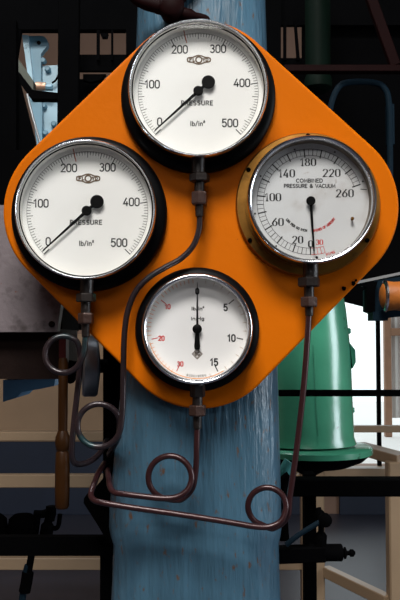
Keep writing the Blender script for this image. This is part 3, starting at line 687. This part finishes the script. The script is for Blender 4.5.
# ------------------------------------------------------------------ right: green casting
def green_casting():
    YG2 = .55; s = (DIST + YG2) / FPX
    root = empty('green_casting', at(300, 448, YG2)); tag(root, 'large green painted tapered machine casting with round base flange', 'machine')
    rows = [(120, 262, 318), (200, 264, 328), (290, 262, 342), (310, 260, 345.5), (350, 258, 350), (400, 257, 352), (436, 256, 353.5), (443, 254, 356)]
    prof = []
    cx = at(305, 400, YG2).x
    vs = []; fs = []; n = 40
    for py, l, r in rows:
        a, b = at(l, py, YG2), at(r, py, YG2); c = (a.x + b.x) / 2; R = (b.x - a.x) / 2
        for k in range(n): t = 2 * PI * k / n; vs.append((c + R * math.cos(t), YG2 + R * .9 * math.sin(t), a.z))
    for j in range(len(rows) - 1):
        for k in range(n): k2 = (k + 1) % n; fs.append((j * n + k, j * n + k2, (j + 1) * n + k2, (j + 1) * n + k))
    fs += [tuple(range(n)), tuple((len(rows) - 1) * n + k for k in range(n))]
    mb = MB(); mb.add(vs, fs); mb.build('body', M_GREEN, root, smooth=50, loc=-root.location)
    f = at(311, 447, YG2); z0, z1 = at(0, 452.5, YG2).z, at(0, 445.5, YG2).z; R = 60 * s
    mb = MB(); mb.lathe([(R * .5, z0 + .001), (R, z0 + .001), (R, z1 - .003), (R - .004, z1), (R * .5, z1 + .002)], 56, axis='Z', o=(f.x, YG2, 0)); mb.build('base_flange', M_GREEN, root, smooth=40, loc=-root.location)
    mb = MB(); mb.lathe([(R * .30, z0 - .034), (R * .62, z0 - .028), (R * .85, z0 - .015), (R * .975, z0)], 40, axis='Z', o=(f.x, YG2, 0)); mb.build('flange_underside_shade', M_STEEL, root, smooth=40, loc=-root.location)  # black colour stands in for the shade under the green flange
    # vertical seam rib, and lugs with bolts down the right edge
    for py in (331, 352, 366, 410):
        xx = 347.5 + (py - 331) * .045; c = at(xx, py, YG2)
        mb = MB(); mb.lathe([(.007, -.014), (.007, .004), (.005, .007)], 10, axis='X', o=c); mb.build('lug_bolt', M_GREEN, root, smooth=40, loc=-root.location)
    pts = [at(x, py, YG2 - .02) for x, py in ((349, 343), (354.5, 350), (355, 362), (352, 368))]
    MB().prism([(p.x, p.z) for p in pts], YG2 - .03, YG2 + .01).build('lug', M_GREEN, root, loc=-root.location)
    a, b = at(313.5, 345, .44), at(318, 436, .44)
    ob = MB().bar(a, b, .004, .004, (0, 1, 0)).build('casting_seam', M_GREEN, root, loc=-root.location)
    # stem foot under the flange down to the floor
    mb = MB(); mb.lathe([(.05, 0), (.05, .02), (.014, .03), (.014, z0 - .05), (.05, z0 - .03)], 30, axis='Z', o=(at(310, 520, YG2).x, YG2, 0)); mb.build('pedestal', M_STEEL, root, smooth=40, loc=-root.location)
    return root
green_casting()
# green-teal glint put into the colour of a thin tube below the flange beside the column
tp = empty('teal_glint_elbow', at(285, 500, .3)); tag(tp, 'teal glint modelled as small elbow beneath green casting beside the column', 'pipe')
MB().tube([at(290, 462, .3), at(285, 470, .3), at(283, 481, .3), at(286, 494, .3)], .012, 12, 5).build('elbow', mat('teal_glint', (.06, .25, .24), .3, .3), tp, smooth=60, loc=-tp.location)
MB().tube([at(290, 476, .26), at(284, 482, .26), at(281.5, 500, .26), at(284, 540, .26)], .010, 12, 5).build('dark_branch', M_STEEL, tp, smooth=60, loc=-tp.location)

# black bars right
def beam(name, label, x0, y0, x1, y1, Y, th, m, cat='beam', group=None):
    a, b = at(x0, y0, Y), at(x1, y1, Y)
    ob = MB().box(((a.x + b.x) / 2, Y + th / 2, (a.z + b.z) / 2), (abs(b.x - a.x), th, abs(b.z - a.z))).build(name, m)
    return tag(ob, label, cat, group)
beam('steel_bar', 'thin black steel bar crossing in front of green casting and window', 279, 390, 460, 396.5, .27, .012, M_STEEL, 'bar')
beam('steel_beam', 'thick black steel beam across below the green base flange', 286, 479.5, 460, 497, .30, .04, M_STEEL)
bp = empty('steel_post', (at(310, 500, .36).x, .38, 0)); tag(bp, 'black steel post standing below green casting in front of cream rails', 'post')
a, b = at(304.5, 474, .36), at(316, 474, .36); MB().box(((a.x + b.x) / 2, .38, a.z / 2), (b.x - a.x, .04, a.z)).build('upright', M_STEEL, bp, loc=-bp.location)
MB().box(((a.x + b.x) / 2, .38, .01), (.1, .1, .02)).build('foot_plate', M_STEEL, bp, loc=-bp.location)
# clamp with thumb screw
cl = empty('black_clamp', at(290, 555, .2)); tag(cl, 'black clamp bar with thumb screw and diagonal link beside column', 'clamp')
def clp(nm, mb, m=M_STEEL, sm=50): return mb.build(nm, m, cl, smooth=sm, loc=-cl.location)
Yc = .24; s = (DIST + Yc) / FPX
a, b = at(277, 554.5, Yc), at(325, 553, Yc); clp('bar', MB().bar(a, b, .03, 15 * s), sm=None)
c = at(322, 552.5, Yc); clp('boss', MB().lathe([(8.4 * s, 0), (8.4 * s, 19 * s), (7.4 * s, 20 * s)], 20, axis='X', o=c))
c = at(341, 553, Yc); clp('thumb_screw', MB().lathe([(2.2 * s, 0), (2.2 * s, 2 * s), (5.8 * s, 3.2 * s), (5.8 * s, 4.6 * s), (2.4 * s, 6 * s), (2.2 * s, 8 * s), (3.8 * s, 9.2 * s), (3.6 * s, 12 * s), (1.5 * s, 14 * s)], 16, axis='X', o=c))
clp('diagonal_link', MB().tube([at(286, 545, Yc - .02), at(300, 534, Yc - .02), at(324, 519.5, Yc - .02)], 2.6 * s, 12, 4), M_STEELBLUE)
clp('link_head', MB().lathe([(3 * s, -5 * s), (6.6 * s, -3 * s), (6.6 * s, 3 * s), (3 * s, 5 * s)], 16, o=at(325, 520, Yc - .02)))
clp('swivel', MB().tube([at(318, 508, Yc), at(321, 520, Yc), at(321, 535, Yc), at(320, 548, Yc)], [3 * s, 5 * s, 3 * s, 6 * s, 6 * s], 12, 4))
# blue bracket with orange roller at right edge
rb = empty('roller_bracket', at(385, 290, .28)); tag(rb, 'dark blue bracket carrying a rusty orange roller at the right edge', 'bracket')
def rbp(nm, ol, Y, th, m): 
    pts = [at(px, py, Y) for px, py in ol]; return MB().prism([(p.x, p.z) for p in pts], Y, Y + th).build(nm, m, rb, loc=-rb.location)
rbp('bracket_plate', [(375, 281), (440, 270), (440, 312), (388, 318), (388, 320.5), (372, 320.5), (372, 313), (367, 311), (367, 290)], .30, .04, M_STEELBLUE)
rbp('clamp_block', [(361, 283), (378, 281), (375, 290), (375, 312), (366.5, 312), (366.5, 287), (361, 286)], .28, .02, M_STEEL)
rbp('lower_tab', rect(373, 311, 388, 320.5), .28, .02, M_STEELBLUE)
c = at(384, 296, .25); s = (DIST + .25) / FPX
MB().lathe([(9 * s, -3 * s), (14.2 * s, 0), (15 * s, 3 * s), (14.2 * s, 10 * s), (14.8 * s, 18 * s), (14.8 * s, 50 * s)], 32, axis='X', o=c).build('roller', M_ORANGERUST, rb, smooth=50, loc=-rb.location)
MB().lathe([(14.4 * s, -1 * s), (16.0 * s, 0), (16.0 * s, 1.6 * s), (14.4 * s, 2.6 * s)], 32, axis='X', o=c).build('roller_ring', M_CHROME, rb, smooth=50, loc=-rb.location)
ob = solid('dark_ledge', 'black machine ledge with painted highlight line above orange roller', 'machine', M_STEEL, [
    ([(340, 255), (460, 215), (460, 258), (358, 281), (345, 285)], .34, .12, 'ledge_body', None),
    ([(355, 281.5), (460, 259.5), (460, 262), (355, 284)], .325, .02, 'highlight_lip', mat('highlight_steel', (.55, .55, .56), .3, .7))])  # bright highlight along the ledge put into the colour of a thin strip

# ------------------------------------------------------------------ upper background machinery
beam('overhead_beam', 'black overhead steel beam at the top edge of photo beside column', -60, -40, 150, 30, 1.62, .035, M_STEEL)
solid('black_housing', 'tall black machine housing standing at the left edge above gauge plate', 'machine', M_STEEL, [
    (rect(-60, 20, 16, 330), .9, .03, 'front_plate', None), (rect(-60, 150, 30, 330), .86, .03, 'lower_plate', None), (rect(-60, 160, 47, 200), .97, 1.0, 'shelf', None),
    ([(14, 30), (21, 30), (16, 62), (16, 70), (20, 84), (37, 150), (14, 150)], .935, .02, 'side_flange', None)])
beam('steel_stanchion', 'black upright stanchion between pale blue machine and brown wall', 58.5, -40, 76.5, 330, 1.1, .03, M_STEEL, 'post')
solid('dark_lattice_frame', 'dark lattice frame behind top gauge left of the column', 'frame', M_STEEL, [
    (rect(77, 54.5, 150, 70.5), 1.25, .02, 'lower_crossbar', None), (rect(77, 79, 150, 330), 1.25, .02, 'panel', None),
    (rect(96.5, 30, 99.5, 60), 1.23, .012, 'thin_bar', None), (rect(111, 30, 113, 60), 1.23, .012, 'thin_bar', None), (rect(126, 20, 142, 820), 1.25, .02, 'upright', None),
    ([(83, 74), (106, 74), (100, 80), (90, 82), (83, 80)], 1.2, .02, 'lever', None),
    ([(100, 33), (108, 33), (107, 37), (102, 37)], 1.2, .02, 'latch', None)])
# pale blue machine
bm_ = empty('pale_blue_machine', at(45, 150, 1.7)); tag(bm_, 'pale blue machine casting with drilled lug seen past black post', 'machine')
Yb = 1.7; s = (DIST + Yb) / FPX
def bpart(nm, ol, Y, th, m): 
    pts = [at(px, py, Y) for px, py in ol]; return MB().prism([(p.x, p.z) for p in pts], Y, Y + th).build(nm, m, bm_, loc=-bm_.location)
bpart('back_plate', [(40, 66), (75, 64), (75, 160), (36, 160)], Yb + .03, .06, M_PALEBLUE)
lug = [(29, 100), (28.5, 36)] + [(40.5 + 7.3 * math.cos(math.radians(a)), 43 - 7.3 * math.sin(math.radians(a))) for a in range(100, -61, -16)] + [(41, 54), (41, 100)]
bpart('lug_plate', lug, Yb, .03, M_MIDBLUE)
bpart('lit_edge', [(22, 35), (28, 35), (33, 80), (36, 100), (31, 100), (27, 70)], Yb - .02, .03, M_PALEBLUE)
bpart('lower_web', [(30, 100), (42, 100), (42, 150), (38, 150)], Yb - .01, .03, M_MIDBLUE)
for px, py, r in ((39, 43, 2.0),): c = at(px, py, Yb); MB().lathe([(r * s, 0), (r * s, .004), (r * .5 * s, .005)], 16, o=c).build('pin', M_RUST, bm_, loc=-bm_.location)
for px, py in ((44, 62), (48.5, 70.5), (44, 86), (44.5, 107), (54.5, 125), (46, 134)):
    c = at(px, py, Yb + .03); MB().lathe([(3.0 * s, 0), (3.0 * s, .02), (2.2 * s, .026)], 10, o=c).build('bolt', M_MIDBLUE, bm_, smooth=40, loc=-bm_.location)
c = at(36, 86.5, Yb - .04); MB().lathe([(4.6 * s, 0), (4.6 * s, 5 * s), (4.0 * s, 6 * s), (4.0 * s, 10 * s)], 20, axis='X', o=c).build('copper_collar', M_COPPER, bm_, smooth=40, loc=-bm_.location)
c = at(46, 87.5, Yb - .04); MB().lathe([(3.4 * s, 0), (3.4 * s, 6 * s), (2.6 * s, 7 * s)], 8, axis='X', o=c).build('collar_nut', M_MIDBLUE, bm_, loc=-bm_.location)
MB().tube([at(52, 83, Yb), at(56, 80, Yb), at(59, 73, Yb)], .004, 8, 3).build('thin_wire', M_STEEL, bm_, loc=-bm_.location)
arm = solid('olive_angled_arm', 'olive green angled arm in front of pale blue machine', 'arm', M_OLIVE, [
    ([(16, 56), (19, 60), (33.5, 81), (33, 92), (16, 70)], 1.3, .04, 'sloping_arm', None),
    ([(16, 68), (33, 90), (60, 93), (60, 99), (31, 98.5), (16, 78)], 1.28, .04, 'dark_arm', M_STEEL)])
rd = empty('thin_steel_rod', at(30, 100, 1.25)); tag(rd, 'thin pale steel rod slanting below the olive arm', 'rod')
MB().tube([at(27, 94, 1.25), at(33, 118, 1.25), at(41, 146, 1.25)], .0042, 10, 3).build('rod', mat('pale_steel', (.4, .42, .44), .35, .6), rd, smooth=60, loc=-rd.location)

# lever on the column top
hd = empty('dark_handle_bracket', at(165, 5, -.01)); tag(hd, 'dark red brown iron handle on the column above the top gauge', 'handle')
def hpart(nm, mb, m=M_STEELRED): return mb.build(nm, m, hd, smooth=50, loc=-hd.location)
hpart('grip', MB().tube([at(132, -6, -.005), at(140, 1, -.005), at(152, 5, -.005), at(164, 8, -.005)], [.008, .010, .011, .012], 12, 4))
hpart('boss', MB().lathe([(.018, -.015), (.020, .0), (.020, .016), (.014, .022)], 24, o=at(172, 10, .0)))
hpart('tail', MB().tube([at(172, 10, -.005), at(186, 14.5, -.005), at(204, 18.5, -.002), at(210, 24, .004)], [.012, .010, .0065, .005], 12, 4))
hpart('upper_arm', MB().tube([at(172, 8, .005), at(180, -4, .005), at(196, -16, .01)], [.012, .012, .011], 12, 4))

# right upper
solid('black_boiler_front', 'big black machine front behind the plate at upper right', 'machine', M_STEEL, [
    ([(303, 20), (460, 20), (460, 330), (340, 300), (303, 300)], 1.5, .04, 'front_plate', None), (rect(262, -40, 281, 330), 1.35, .02, 'left_upright', None),
    (rect(275, -40, 460, 25), 1.45, .02, 'top_plate', None), (rect(270, 58, 320, 330), 1.475, .02, 'lower_plate', None),
    (rect(283.5, 20, 286.5, 60), 1.4, .015, 'thin_bar', None), ([(294, 20), (296.5, 20), (300, 60), (297, 60)], 1.4, .015, 'thin_bar', None)])
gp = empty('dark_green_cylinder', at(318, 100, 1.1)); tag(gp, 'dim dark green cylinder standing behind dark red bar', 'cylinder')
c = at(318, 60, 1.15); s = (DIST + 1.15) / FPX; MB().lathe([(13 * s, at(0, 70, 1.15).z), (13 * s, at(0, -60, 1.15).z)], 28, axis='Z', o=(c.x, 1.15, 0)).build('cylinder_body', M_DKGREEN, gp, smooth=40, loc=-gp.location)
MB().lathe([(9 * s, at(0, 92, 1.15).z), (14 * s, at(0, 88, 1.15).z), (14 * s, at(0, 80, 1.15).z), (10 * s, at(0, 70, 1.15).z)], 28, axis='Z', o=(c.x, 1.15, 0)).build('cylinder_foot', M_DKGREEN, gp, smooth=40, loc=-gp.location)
beam('dark_red_bar', 'dark red horizontal bar behind the upper right edge of plate', 284, 64.5, 460, 71, 1.0, .03, M_STEELRED, 'bar')
sb = empty('sloping_red_strut', at(395, 66, 1.05)); tag(sb, 'dark red strut sloping down to the horizontal bar at upper right', 'strut')
MB().bar(at(366, -15, 1.05), at(395, 66, 1.05), .03, .022, (0, 1, 0)).build('strut', M_STEELRED, sb, loc=-sb.location)
ah = empty('arched_pipe', at(331, 120, 1.05)); tag(ah, 'dark blue pipe bent into an arch behind the brass flanged gauge', 'pipe')
MB().tube([at(328, 130, 1.05), at(331, 105, 1.05), at(338, 88, 1.05), at(348, 82.5, 1.05), at(372, 82.5, 1.05), at(384, 88, 1.05), at(389, 104, 1.05), at(390, 150, 1.05), at(390, 200, 1.05)], .009, 12, 5).build('bent_tube', M_STEELBLUE, ah, smooth=60, loc=-ah.location)
MB().box(at(390, 125, 1.06), (.022, .02, .12)).build('sleeve', M_STEELBLUE, ah, loc=-ah.location)
